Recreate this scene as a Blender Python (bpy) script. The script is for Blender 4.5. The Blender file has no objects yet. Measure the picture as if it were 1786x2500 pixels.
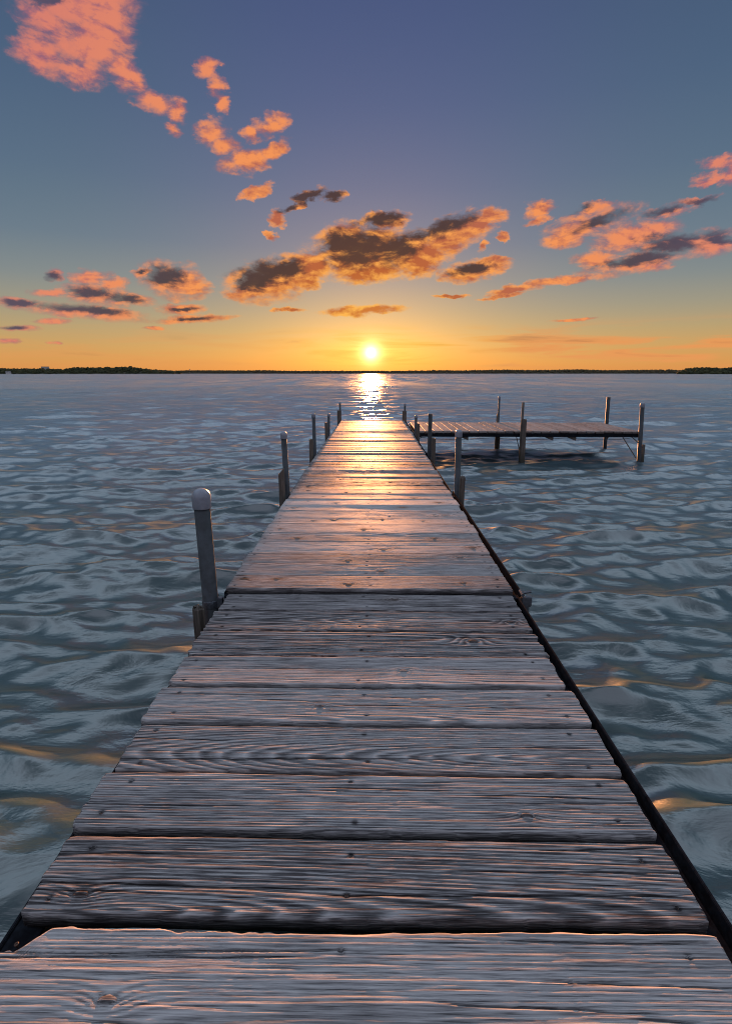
# A wooden pier running out over a lake towards the setting sun.
import bpy, bmesh, math, random
import numpy as np
from math import radians, sin, cos, pi, sqrt, hypot

scene = bpy.context.scene
C = scene.collection
rng = random.Random(11)
EXPO = 2.1                      # view exposure; sky colours below are written as they appear
SUN_AZ, SUN_EL = -0.25, 2.12    # degrees, azimuth from +Y (the way the pier points)
DECK = 0.58                     # top of the pier above the water (z = 0)

# ------------------------------------------------------------------ helpers
def tag(o, label=None, cat=None, group=None, kind=None):
    if label: o['label'] = label
    if cat: o['category'] = cat
    if group: o['group'] = group
    if kind: o['kind'] = kind
    return o

def empty(name, loc=(0, 0, 0)):
    o = bpy.data.objects.new(name, None); C.objects.link(o); o.location = loc
    o.empty_display_size = 0.2
    return o

def link(name, me, mat, parent=None, smooth=False):
    if mat is not None and len(me.materials) == 0: me.materials.append(mat)
    if smooth: me.polygons.foreach_set('use_smooth', [True] * len(me.polygons))
    o = bpy.data.objects.new(name, me); C.objects.link(o)
    if parent is not None: o.parent = parent
    return o

class MB:
    """collects shapes, builds one mesh"""
    def __init__(s): s.v = []; s.f = []
    def add(s, vs, fs):
        b = len(s.v); s.v += [tuple(v) for v in vs]; s.f += [tuple(i + b for i in f) for f in fs]
    def box(s, x0, x1, y0, y1, z0, z1, ch=0.0):
        if ch <= 0:
            s.add([(x0,y0,z0),(x1,y0,z0),(x1,y1,z0),(x0,y1,z0),(x0,y0,z1),(x1,y0,z1),(x1,y1,z1),(x0,y1,z1)],
                  [(3,2,1,0),(4,5,6,7),(0,1,5,4),(1,2,6,5),(2,3,7,6),(3,0,4,7)]); return
        bm = bmesh.new(); bmesh.ops.create_cube(bm, size=1)
        for v in bm.verts:
            v.co = ((x0+x1)/2 + v.co.x*(x1-x0), (y0+y1)/2 + v.co.y*(y1-y0), (z0+z1)/2 + v.co.z*(z1-z0))
        bmesh.ops.bevel(bm, geom=bm.edges[:], offset=ch, segments=2, affect='EDGES')
        bm.verts.index_update()
        s.add([v.co[:] for v in bm.verts], [[v.index for v in f.verts] for f in bm.faces]); bm.free()
    def lathe(s, prof, cx, cy, n=24, lean=(0, 0), z0=0):
        """profile [(r,z)...] from bottom to top round a (slightly leaning) vertical axis"""
        vs, fs = [], []
        for r, z in prof:
            for k in range(n):
                a = 2*pi*k/n
                vs.append((cx + lean[0]*(z-z0) + r*cos(a), cy + lean[1]*(z-z0) + r*sin(a), z))
        m = len(prof)
        for i in range(m-1):
            for k in range(n):
                fs.append((i*n+k, i*n+(k+1) % n, (i+1)*n+(k+1) % n, (i+1)*n+k))
        fs.append(tuple(range(n-1, -1, -1))); fs.append(tuple((m-1)*n+k for k in range(n)))
        s.add(vs, fs)
    def tube(s, pts, r, n=8):
        vs, fs = [], []
        P = [np.array(p, float) for p in pts]
        for i, p in enumerate(P):
            d = (P[min(i+1, len(P)-1)] - P[max(i-1, 0)]); d /= np.linalg.norm(d)
            a = np.cross(d, (0.31, 0.2, 0.93)); a /= np.linalg.norm(a); b = np.cross(d, a)
            for k in range(n):
                q = p + r*(cos(2*pi*k/n)*a + sin(2*pi*k/n)*b); vs.append(tuple(q))
        for i in range(len(P)-1):
            for k in range(n):
                fs.append((i*n+k, (i+1)*n+k, (i+1)*n+(k+1) % n, i*n+(k+1) % n))
        fs.append(tuple(range(n))); fs.append(tuple(len(vs)-1-k for k in range(n)))
        s.add(vs, fs)
    def mesh(s, name):
        me = bpy.data.meshes.new(name); me.from_pydata(s.v, [], s.f); me.update(); return me
    def build(s, name, mat, parent=None, smooth=False): return link(name, s.mesh(name), mat, parent, smooth)

def grid_mesh(name, V, faces):
    """fast mesh from numpy arrays: V (n,3), faces (m,4)"""
    me = bpy.data.meshes.new(name)
    me.vertices.add(len(V)); me.vertices.foreach_set('co', np.ascontiguousarray(V, dtype=np.float32).ravel())
    m = len(faces)
    me.loops.add(m*4); me.loops.foreach_set('vertex_index', np.ascontiguousarray(faces, dtype=np.int32).ravel())
    me.polygons.add(m); me.polygons.foreach_set('loop_start', np.arange(0, m*4, 4, dtype=np.int32))
    me.polygons.foreach_set('loop_total', np.full(m, 4, dtype=np.int32))
    me.update(calc_edges=True); me.validate()
    return me

def _h(i, j, s):
    q = np.sin(i*127.1 + j*311.7 + s*74.7)*43758.5453
    return q - np.floor(q)
def vn(x, y, s=0):
    """2-D value noise, 0..1"""
    xi, yi = np.floor(x), np.floor(y); fx, fy = x-xi, y-yi
    fx = fx*fx*fx*(fx*(fx*6-15)+10); fy = fy*fy*fy*(fy*(fy*6-15)+10)
    a, b, c, d = _h(xi, yi, s), _h(xi+1, yi, s), _h(xi, yi+1, s), _h(xi+1, yi+1, s)
    return (a*(1-fx)+b*fx)*(1-fy) + (c*(1-fx)+d*fx)*fy
def fbm(x, y, s=0, o=4):
    r, a, t = 0, 1, 0
    for k in range(o):
        r = r + a*vn(x*2**k, y*2**k, s+k*3.7); t += a; a *= .5
    return r/t

# ------------------------------------------------------------------ node helpers
class NT:
    def __init__(s, tree): s.t = tree; s.n = tree.nodes; s.l = tree.links
    def put(s, sock, v):
        if isinstance(v, bpy.types.NodeSocket): s.l.new(v, sock)
        elif v is not None:
            try: sock.default_value = v
            except Exception: sock.default_value = tuple(v)[:3] if not isinstance(v, (int, float)) else (v, v, v)
    def m(s, op, a, b=None, c=None, clamp=False):
        n = s.n.new('ShaderNodeMath'); n.operation = op; n.use_clamp = clamp
        for i, v in enumerate((a, b, c)):
            if v is not None: s.put(n.inputs[i], v)
        return n.outputs[0]
    def vm(s, op, a, b=None, c=None, scale=None, out=0):
        n = s.n.new('ShaderNodeVectorMath'); n.operation = op
        for i, v in enumerate((a, b, c)):
            if v is not None: s.put(n.inputs[i], v)
        if scale is not None: s.put(n.inputs['Scale'], scale)
        return n.outputs[out]
    def xyz(s, x, y, z):
        n = s.n.new('ShaderNodeCombineXYZ')
        for i, v in enumerate((x, y, z)): s.put(n.inputs[i], v)
        return n.outputs[0]
    def sep(s, v):
        n = s.n.new('ShaderNodeSeparateXYZ'); s.put(n.inputs[0], v); return n.outputs
    def noise(s, vec, scale, detail=4, rough=.55, dist=0, lac=2, out='Fac'):
        n = s.n.new('ShaderNodeTexNoise'); s.put(n.inputs['Vector'], vec)
        s.put(n.inputs['Scale'], scale); s.put(n.inputs['Detail'], detail); s.put(n.inputs['Roughness'], rough)
        s.put(n.inputs['Distortion'], dist); s.put(n.inputs['Lacunarity'], lac)
        return n.outputs[out]
    def smooth(s, x, a, b, t0=0., t1=1.):
        n = s.n.new('ShaderNodeMapRange'); n.interpolation_type = 'SMOOTHSTEP'
        for i, v in enumerate((x, a, b, t0, t1)): s.put(n.inputs[i], v)
        return n.outputs[0]
    def lin(s, x, a, b, t0=0., t1=1.):
        n = s.n.new('ShaderNodeMapRange')
        for i, v in enumerate((x, a, b, t0, t1)): s.put(n.inputs[i], v)
        return n.outputs[0]
    def ramp(s, x, stops, interp='LINEAR'):
        n = s.n.new('ShaderNodeValToRGB'); s.put(n.inputs[0], x); r = n.color_ramp; r.interpolation = interp
        while len(r.elements) < len(stops): r.elements.new(0.5)
        for e, (p, c) in zip(r.elements, stops): e.position = p; e.color = (*c[:3], 1)
        return n.outputs[0]
    def mix(s, f, a, b, mode='MIX'):
        n = s.n.new('ShaderNodeMix'); n.data_type = 'RGBA'; n.blend_type = mode
        s.put(n.inputs[0], f); s.put(n.inputs[6], a if not isinstance(a, tuple) else (*a[:3], 1))
        s.put(n.inputs[7], b if not isinstance(b, tuple) else (*b[:3], 1)); return n.outputs[2]
    def mapping(s, vec, loc=(0,0,0), rot=(0,0,0), scale=(1,1,1), typ='POINT'):
        n = s.n.new('ShaderNodeMapping'); n.vector_type = typ; s.put(n.inputs[0], vec)
        n.inputs['Location'].default_value = loc; n.inputs['Rotation'].default_value = rot; n.inputs['Scale'].default_value = scale
        return n.outputs[0]
    def bump(s, h, strength, dist, normal=None):
        n = s.n.new('ShaderNodeBump'); s.put(n.inputs['Height'], h); s.put(n.inputs['Strength'], strength); s.put(n.inputs['Distance'], dist)
        if normal is not None: s.put(n.inputs['Normal'], normal)
        return n.outputs[0]

def srgb(r, g, b):
    f = lambda c: (c/255/12.92) if c/255 <= .04045 else ((c/255+.055)/1.055)**2.4
    return (f(r), f(g), f(b))

def material(name):
    m = bpy.data.materials.new(name); m.use_nodes = True
    t = NT(m.node_tree); b = m.node_tree.nodes['Principled BSDF']
    return m, t, b
def coord(t, which='Object'):
    return t.n.new('ShaderNodeTexCoord').outputs[which]
def attr(t, name, out='Color'):
    n = t.n.new('ShaderNodeAttribute'); n.attribute_name = name; return n.outputs[out]

# ------------------------------------------------------------------ sky
CLOUD_LIT = [(-28.5,24.1,2.7,1.65,11),(-25.8,23.5,3.7,1.50,2),(-21.4,23.6,1.6,1.30,-18),(-25.1,27.6,5.7,2.66,5),(-24.9,24.9,4.5,1.93,-2),(-22.3,23.9,1.9,1.76,-18),
(-27.7,25.9,2.9,1.55,11),(-24.1,25.9,3.6,2.16,-2),(-23.2,27.1,2.9,2.71,-6),(-15.1,24.9,1.4,0.99,19),(-14.6,23.7,1.0,1.12,-19),(-14.0,22.7,0.9,0.93,-30),
(-19.9,22.0,2.3,0.98,-3),(-18.1,21.7,1.3,1.20,6),(-18.6,20.4,1.1,0.74,-11),(-15.0,20.5,2.1,1.30,20),(-13.9,19.7,1.8,0.90,12),(-9.8,21.5,2.2,1.06,12),
(-11.5,21.0,1.4,0.70,26),(-12.3,18.7,3.4,1.19,14),(-9.5,19.7,1.9,0.86,18),(-11.6,16.5,2.2,0.59,21),(-6.2,16.5,2.6,0.54,8),(-3.9,16.3,1.5,0.58,9),
(-7.9,15.6,1.8,0.44,18),(-9.6,14.7,1.0,1.13,36),(-10.4,9.0,5.8,2.59,7),(-6.3,10.4,3.6,1.77,12),(-8.6,9.9,3.2,1.84,14),(-12.5,8.2,3.1,1.38,9),
(-6.4,9.0,1.8,1.07,1),(-1.3,11.5,7.2,3.25,3),(-2.7,12.4,4.1,2.34,0),(3.5,11.6,4.0,2.26,15),(7.9,13.1,5.5,2.07,18),(5.0,11.2,4.0,2.03,13),
(11.5,14.4,2.0,1.00,15),(0.9,14.3,3.6,1.06,6),(-0.4,10.0,5.5,1.63,3),(10.7,13.9,2.5,1.01,15),(9.9,9.8,4.2,1.30,4),(11.5,10.4,2.1,0.73,11),
(-19.9,8.6,4.0,2.13,-1),(-22.6,9.1,1.3,0.53,4),(-17.9,8.2,2.5,1.38,-5),(-29.8,8.6,1.1,0.79,5),(-26.9,8.6,2.2,0.89,4),(-24.9,8.0,1.4,0.84,3),
(-26.6,7.0,4.5,1.31,-1),(-23.3,6.8,2.3,0.73,-7),(-30.3,7.1,2.1,0.51,4),(-27.3,5.5,7.1,0.87,-4),(-32.5,6.0,2.5,0.63,-1),(-19.3,6.1,3.4,0.70,2),
(-17.7,5.2,5.2,0.54,3),(-30.3,4.6,2.1,0.38,3),(-33.3,3.9,2.4,0.34,0),(-34.0,2.8,1.3,0.34,2),(-30.2,2.7,0.8,0.24,2),(-21.8,4.3,1.6,0.25,2),
(16.0,14.8,2.2,0.74,6),(15.7,14.0,1.6,0.60,7),(20.2,13.1,5.5,1.66,10),(20.8,14.3,2.1,0.75,14),(17.9,12.2,2.8,0.91,5),(24.5,11.8,4.9,1.61,4),
(27.8,11.0,5.4,1.19,-2),(26.7,13.5,2.6,0.71,7),(25.1,9.7,6.7,1.05,4),(21.6,10.2,3.1,0.82,-4),(18.6,8.5,6.8,0.60,4),(13.6,8.0,3.2,0.50,6),
(12.8,7.5,2.6,0.29,4),(28.8,14.0,2.6,0.43,-4),(30.5,10.5,2.9,1.23,-4),(29.9,16.4,1.9,0.73,-5),(29.6,15.4,2.0,0.55,-1),(31.1,15.6,1.6,1.38,-9),
(-1.3,6.3,5.8,0.56,3),(-2.3,6.0,2.8,0.52,0),(12.7,12.7,0.8,0.49,-3),(11.0,12.0,0.9,0.58,26),(19.6,5.0,3.3,0.21,1),(-8.8,6.3,2.3,0.26,1),
(8.3,7.7,2.3,0.25,-1),(-10.0,13.1,1.1,0.49,-26)]
CLOUD_DARK = [(-6.2,16.3,4.0,0.93,8),(-3.9,16.3,2.2,0.80,9),(-8.4,15.5,1.8,0.58,18),(-11.1,9.8,5.0,1.84,5),(-8.8,10.0,2.7,1.36,8),(-12.2,9.0,2.7,1.62,2),
(-1.3,12.0,5.3,2.13,3),(-3.1,12.4,3.6,1.56,0),(2.3,11.8,3.1,1.61,15),(6.5,13.7,4.9,1.18,16),(0.5,14.4,3.6,0.91,5),(10.0,10.0,3.1,0.69,4),
(-20.5,9.0,2.7,1.33,-1),(-22.6,9.2,0.9,0.34,4),(-30.1,8.3,1.1,0.61,5),(-26.9,7.2,2.8,0.85,-1),(-24.1,6.8,2.0,0.52,-5),(-27.8,5.7,5.9,0.51,-4),
(-32.6,6.0,2.0,0.41,-1),(-18.9,6.1,1.7,0.29,2),(-18.1,5.2,2.6,0.25,2),(-33.7,3.9,2.0,0.22,0),(21.9,13.4,3.9,0.71,12),(20.0,14.5,1.8,0.45,14),
(28.1,11.4,4.7,0.63,-2),(27.5,10.7,4.1,0.86,0),(25.1,10.0,5.3,0.64,6),(29.3,13.9,3.0,0.45,-5),(26.4,13.6,2.3,0.50,7),(31.1,10.8,2.0,0.47,-7),
(-27.3,27.1,2.4,0.58,18)]
def build_world():
    w = bpy.data.worlds.new('World'); scene.world = w; w.use_nodes = True
    t = NT(w.node_tree); bg = w.node_tree.nodes['Background']
    d = t.vm('NORMALIZE', coord(t, 'Generated'))
    X, Y, Z = t.sep(d)
    az = t.m('MULTIPLY', t.m('ARCTAN2', X, Y), 180/pi)
    el = t.m('MULTIPLY', t.m('ARCSINE', Z), 180/pi)
    P = t.xyz(az, el, 0.)
    aaz = t.m('ABSOLUTE', t.m('SUBTRACT', az, SUN_AZ))
    # clear sky by elevation, brightened above the view to light deck and water
    elp = t.m('DIVIDE', t.m('MAXIMUM', el, 0.), 90., clamp=True)
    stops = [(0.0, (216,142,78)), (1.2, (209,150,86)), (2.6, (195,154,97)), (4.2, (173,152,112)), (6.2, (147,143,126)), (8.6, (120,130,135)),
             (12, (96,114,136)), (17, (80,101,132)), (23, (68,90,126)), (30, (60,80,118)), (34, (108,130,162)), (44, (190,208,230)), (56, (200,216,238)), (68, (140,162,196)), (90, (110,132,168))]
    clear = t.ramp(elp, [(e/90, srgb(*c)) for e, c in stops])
    clear = t.vm('SCALE', clear, scale=t.m('ADD', t.smooth(el, 31., 43., 1., 2.5), t.smooth(el, 43., 62., 0., -2.1)))  # added bright band overhead, out of view, a fill for deck and water
    # a little more violet above the sun, greener towards the sides
    side = t.smooth(aaz, 3., 30.)
    hi = t.smooth(el, 5., 16.)
    tint = t.mix(side, (1.02, .97, 1.08), (.95, 1.03, .92))
    clear = t.mix(t.m('MULTIPLY', hi, t.m('SUBTRACT', 1., t.smooth(el, 30., 50.))), clear, t.mix(1., clear, tint, 'MULTIPLY'))
    # the unseen eastern half (behind the camera): lavender dusk, brightened to fill the deck
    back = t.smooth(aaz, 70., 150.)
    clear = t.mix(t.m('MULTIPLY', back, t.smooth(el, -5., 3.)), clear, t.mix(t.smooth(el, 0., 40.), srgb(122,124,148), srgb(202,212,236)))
    # Nishita dusk sky on top, faint
    ns = t.n.new('ShaderNodeTexSky'); ns.sky_type = 'NISHITA'; ns.sun_disc = False
    ns.sun_elevation = radians(SUN_EL); ns.sun_rotation = radians(SUN_AZ); ns.altitude = 260; ns.dust_density = 2.0
    clear = t.mix(1., clear, t.vm('SCALE', ns.outputs[0], scale=.015), 'ADD')
    # glow round the sun
    dz = t.vm('SUBTRACT', P, (SUN_AZ, SUN_EL, 0.))
    ds = t.vm('LENGTH', dz, out=1)
    dl = t.vm('LENGTH', t.vm('MULTIPLY', dz, (.42, 1.15, 0.)), out=1)
    glow = t.m('EXPONENT', t.m('MULTIPLY', dl, -1/1.6))
    glow2 = t.m('EXPONENT', t.m('MULTIPLY', ds, -1/5.5))
    glow3 = t.m('EXPONENT', t.m('MULTIPLY', ds, -1/.42))
    upper = t.smooth(el, -1.5, .1)
    sky = t.mix(1., clear, t.vm('SCALE', t.xyz(.85, .38, .03), scale=t.m('MULTIPLY', glow, .90)), 'ADD')
    sky = t.mix(1., sky, t.vm('SCALE', t.xyz(.50, .22, .03), scale=t.m('MULTIPLY', glow2, .30)), 'ADD')
    # low cirrus bands near the horizon, mostly right of the sun
    cb = t.noise(t.mapping(P, scale=(.085, .95, 1)), 1., 6, .55, .6)
    cband = t.m('MULTIPLY', t.smooth(cb, .44, .60), t.m('MULTIPLY', t.smooth(el, .3, 1.0), t.m('SUBTRACT', 1., t.smooth(el, 2.6, 5.4))))
    cband = t.m('MULTIPLY', cband, t.smooth(az, -16., 8., .25, 1.))
    sky = t.mix(t.m('MULTIPLY', cband, .95), sky, t.mix(t.smooth(cb, .58, .72), t.mix(t.smooth(ds, 2., 18.), srgb(255,196,84), srgb(232,154,90)), srgb(194,128,80)))
    # clouds
    w1 = t.noise(t.mapping(P, scale=(.16, .30, 1)), 1., 5, .55, out='Color')
    w2 = t.noise(t.mapping(P, loc=(7, 3, 0), scale=(.65, 1.1, 1)), 1., 6, .6, out='Color')
    flat = t.smooth(el, 2., 16., .35, 1.)
    o1 = t.vm('MULTIPLY', t.vm('SUBTRACT', w1, (.5, .5, .5)), (2.7, 1.7, 0.))
    o2 = t.vm('MULTIPLY', t.vm('SUBTRACT', w2, (.5, .5, .5)), (2.2, 1.5, 0.))
    Q = t.vm('ADD', P, t.vm('MULTIPLY', t.vm('ADD', o1, o2), t.xyz(1., flat, 0.)))
    def field(lst, p):
        out = None
        for i, (a, e, rx, ry, rot) in enumerate(lst):
            if i % 6 == 0 and out is not None:      # keeps the shader's stack small
                p = t.vm('MULTIPLY_ADD', t.xyz(out, out, 0.), (1e-7, 1e-7, 0.), p)
            g = t.n.new('ShaderNodeTexGradient'); g.gradient_type = 'SPHERICAL'
            t.put(g.inputs[0], t.mapping(p, (a, e, 0), (0, 0, radians(rot)), (rx, ry, 1), 'TEXTURE'))
            out = g.outputs[1] if out is None else t.m('MAXIMUM', out, g.outputs[1])
        return out
    fA = field(CLOUD_LIT, Q)
    P2 = t.vm('MULTIPLY_ADD', t.xyz(fA, fA, 0.), (1e-7, 1e-7, 0.), P)
    Q2 = t.vm('ADD', P2, t.vm('MULTIPLY', t.vm('ADD', t.vm('SCALE', o1, scale=.8), t.vm('SCALE', o2, scale=.55)), t.xyz(1., flat, 0.)))
    fB = field(CLOUD_DARK, Q2)
    n3 = t.noise(t.mapping(P, loc=(3, 9, 0), scale=(.34, .70, 1)), 1., 9, .60, .3)
    n4 = t.noise(t.mapping(P, loc=(13, 2, 0), scale=(.42, .85, 1)), 1., 8, .64, .4)
    n6v = t.mapping(P, loc=(5, 1, 0), rot=(0, 0, -.25), scale=(1.3, 2.6, 1))
    n6 = t.noise(n6v, 1., 7, .64, .4)
    tosun = t.vm('NORMALIZE', t.vm('SCALE', dz, scale=-1.))
    Ps = t.vm('ADD', P, t.vm('SCALE', tosun, scale=.55))
    n3s = t.noise(t.mapping(Ps, loc=(3, 9, 0), scale=(.34, .70, 1)), 1., 6, .60, .3)
    n6s = t.noise(t.mapping(t.vm('ADD', P, t.vm('SCALE', tosun, scale=.22)), loc=(5, 1, 0), rot=(0, 0, -.25), scale=(1.3, 2.6, 1)), 1., 5, .6, .4)
    relief = t.m('ADD', t.m('MULTIPLY', t.m('SUBTRACT', n3, n3s), 3.2), t.m('MULTIPLY', t.m('SUBTRACT', n6, n6s), .55))   # > 0: this puff faces the sun
    tex = t.m('ADD', t.m('MULTIPLY', t.m('SUBTRACT', n3, .5), 2.5), t.m('MULTIPLY', t.m('SUBTRACT', n6, .5), t.smooth(ds, 14., 24., .8, .5)))
    dens = t.m('ADD', t.m('MULTIPLY_ADD', fA, 1.9, t.smooth(ds, 14., 24., .04, -.02)), tex)
    dens = t.m('MULTIPLY', dens, t.smooth(fA, .0, .22))
    alpha = t.smooth(dens, -.04, t.smooth(ds, 14., 24., 1.1, 1.5))
    veil = t.smooth(t.m('MULTIPLY', t.m('ADD', t.m('MULTIPLY', fA, 1.3), t.m('MULTIPLY', t.m('SUBTRACT', n3, .46), 2.2)), t.smooth(fA, .0, .45)), .0, .9)
    alpha = t.m('MAXIMUM', alpha, t.m('MULTIPLY', veil, .55))
    dark = t.m('ADD', t.m('MULTIPLY', fB, 1.55), t.m('ADD', t.m('MULTIPLY', t.m('SUBTRACT', n4, .5), 1.1), t.m('MULTIPLY', t.m('SUBTRACT', n6, .5), .45)))
    dark = t.smooth(t.m('SUBTRACT', dark, t.m('MULTIPLY', relief, .9)), -.05, 1.05)
    dark = t.m('MULTIPLY', dark, t.smooth(fB, .0, .25))
    near = t.m('DIVIDE', ds, 40., clamp=True)
    lit = t.ramp(near, [(0., srgb(255,210,96)), (.12, srgb(255,180,78)), (.27, srgb(252,164,76)), (.5, srgb(246,150,86)), (.75, srgb(232,138,102)), (1., srgb(210,122,114))])
    lit2 = t.ramp(near, [(0., srgb(230,140,54)), (.2, srgb(188,98,46)), (.5, srgb(184,104,84)), (.75, srgb(178,104,110)), (1., srgb(148,98,122))])
    thick = t.smooth(dens, .1, 1.5)
    farw = t.smooth(ds, 15., 24.)
    shade = t.m('ADD', t.m('MULTIPLY', thick, t.m('SUBTRACT', 1., farw)), t.m('MULTIPLY', t.m('SUBTRACT', 1., thick), farw))
    shade = t.m('SUBTRACT', t.m('MULTIPLY', shade, .85), t.m('MULTIPLY', relief, 1.5), clamp=True)
    lit = t.mix(shade, lit, lit2)
    dk = t.ramp(near, [(0., srgb(118,70,38)), (.3, srgb(74,54,48)), (.6, srgb(70,64,73)), (1., srgb(88,80,104))])
    ccol = t.mix(t.m('MULTIPLY', dark, .97), lit, dk)
    # brighter, warmer undersides glow where the cloud thins
    sky = t.mix(t.m('MULTIPLY', alpha, .96), sky, ccol)
    sky = t.mix(1., sky, t.vm('SCALE', t.xyz(9.0, 6.4, 2.8), scale=glow3), 'ADD')
    # the sun itself
    disc = t.m('SUBTRACT', 1., t.smooth(ds, .22, .50))
    sky = t.mix(1., sky, t.vm('SCALE', t.xyz(30., 22., 9.), scale=disc), 'ADD')
    # below the horizon: dim
    sky = t.mix(upper, srgb(60, 60, 62), sky)
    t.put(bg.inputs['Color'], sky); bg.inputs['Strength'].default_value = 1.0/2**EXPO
    w.cycles.sampling_method = 'MANUAL'; w.cycles.sample_map_resolution = 2048
build_world()

sun = bpy.data.lights.new('sun', 'SUN'); sun.energy = 5.0; sun.angle = radians(.6); sun.color = (1., .38, .13)
so = bpy.data.objects.new('sun', sun); C.objects.link(so)
so.rotation_euler = (radians(90-SUN_EL), 0, radians(180-SUN_AZ)); so.location = (0, 60, 20)

# ------------------------------------------------------------------ camera
cam = bpy.data.cameras.new('camera'); cam.sensor_fit = 'VERTICAL'; cam.sensor_height = 36; cam.lens = 18.214
cam.clip_start = .02; cam.clip_end = 40000
co = bpy.data.objects.new('camera', cam); C.objects.link(co)
co.location = (.017, 0, 1.58); co.rotation_euler = (radians(90-14.97), 0, radians(.77))
scene.camera = co
scene.view_settings.view_transform = 'Standard'; scene.view_settings.look = 'None'
scene.view_settings.exposure = EXPO; scene.view_settings.gamma = 1.0
cy = scene.cycles
cy.filter_width = 1.05
cy.max_bounces = 5; cy.diffuse_bounces = 2; cy.glossy_bounces = 3; cy.transmission_bounces = 2
cy.sample_clamp_indirect = 4.0; cy.caustics_reflective = False; cy.caustics_refractive = False

# ------------------------------------------------------------------ materials
def wood_material():
    """weathered boards; mesh attribute wear = (grain ridge, warmth, smoothness, stain)"""
    m, t, b = material('weathered_wood')
    a = t.n.new('ShaderNodeSeparateColor'); t.put(a.inputs[0], attr(t, 'wear')); grain, warm, slick = a.outputs
    stain = attr(t, 'wear', 'Alpha')
    rnd = t.n.new('ShaderNodeObjectInfo').outputs['Random']
    P = coord(t)
    off = t.vm('ADD', P, t.xyz(t.m('MULTIPLY', rnd, 37.), t.m('MULTIPLY', rnd, 11.), 0.))
    f1 = t.noise(t.mapping(off, scale=(5, 190, 190)), 1., 5, .65)
    f2 = t.noise(t.mapping(off, scale=(14, 520, 520)), 1., 3, .6)
    f3 = t.noise(t.mapping(off, scale=(2.2, 9, 9)), 1., 5, .6)
    f4 = t.noise(t.mapping(off, scale=(60, 60, 60)), 1., 4, .6)
    g = t.m('ADD', t.m('MULTIPLY', grain, .62), t.m('MULTIPLY', f1, .55))
    g = t.m('ADD', g, t.m('MULTIPLY', t.m('SUBTRACT', f2, .5), .85))
    g = t.m('ADD', g, t.m('MULTIPLY', t.m('SUBTRACT', rnd, .5), .20))
    grey = t.ramp(g, [(.18, (.012,.012,.013)), (.36, (.075,.074,.078)), (.56, (.30,.288,.288)), (.95, (.56,.535,.52))])
    brown = t.ramp(g, [(.10, (.028,.018,.015)), (.4, (.135,.100,.090)), (.7, (.29,.235,.215)), (1., (.42,.36,.33))])
    c = t.mix(t.m('MULTIPLY', warm, t.lin(f3, .3, .7, .55, 1.)), grey, brown)
    c = t.mix(t.m('MULTIPLY', t.smooth(f3, .52, .75), .45), c, (.045, .043, .046))
    c = t.mix(t.m('MULTIPLY', stain, t.lin(f1, .3, .7, .5, 1.)), c, (.15, .062, .018))
    t.put(b.inputs['Base Color'], c)
    r = t.m('SUBTRACT', .62, t.m('MULTIPLY', slick, .22))
    r = t.m('ADD', r, t.m('MULTIPLY', t.m('SUBTRACT', f3, .5), .25))
    t.put(b.inputs['Roughness'], r); b.inputs['Specular IOR Level'].default_value = .0009
    h = t.m('ADD', t.m('MULTIPLY', f1, .5), t.m('ADD', t.m('MULTIPLY', f2, .35), t.m('MULTIPLY', f4, .15)))
    t.put(b.inputs['Normal'], t.bump(h, t.m('SUBTRACT', .9, t.m('MULTIPLY', slick, .45)), .0034))
    return m

def plain(name, col, rough, metal=0., var=.3, scale=30., bump=.0, dark=None, stretch=(1,1,1)):
    m, t, b = material(name)
    P = t.mapping(coord(t), scale=stretch)
    n = t.noise(P, scale, 6, .6)
    n2 = t.noise(P, scale*.22, 4, .6)
    d = dark or tuple(c*(1-var*1.6) for c in col)
    c = t.mix(t.smooth(t.m('ADD', t.m('MULTIPLY', n, .55), t.m('MULTIPLY', n2, .45)), .36, .64), d, col)
    t.put(b.inputs['Base Color'], c); t.put(b.inputs['Roughness'], t.lin(n, .3, .7, rough-.08, rough+.1))
    b.inputs['Metallic'].default_value = metal
    if bump: t.put(b.inputs['Normal'], t.bump(n, .6, bump))
    return m

def post_wood(name, wet=False):
    m, t, b = material(name)
    P = coord(t)
    f = t.noise(t.mapping(P, scale=(140, 140, 5)), 1., 5, .65)
    f2 = t.noise(t.mapping(P, scale=(14, 14, 3)), 1., 4, .6)
    c = t.ramp(t.m('ADD', t.m('MULTIPLY', f, .7), t.m('MULTIPLY', f2, .3)), [(.3, (.022,.018,.015)), (.5, (.085,.068,.055)), (.7, (.20,.165,.14))])
    z = t.sep(t.n.new('ShaderNodeNewGeometry').outputs['Position'])[2]
    low = t.m('SUBTRACT', 1., t.smooth(t.m('ADD', z, t.m('MULTIPLY', f2, .15)), .10, .40))
    c = t.mix(t.m('MULTIPLY', low, .8), c, (.018, .019, .010))      # algae and wet at the waterline
    t.put(b.inputs['Base Color'], c); t.put(b.inputs['Roughness'], t.m('SUBTRACT', .75, t.m('MULTIPLY', low, .4)))
    t.put(b.inputs['Normal'], t.bump(f, .8, .004))
    return m

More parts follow.
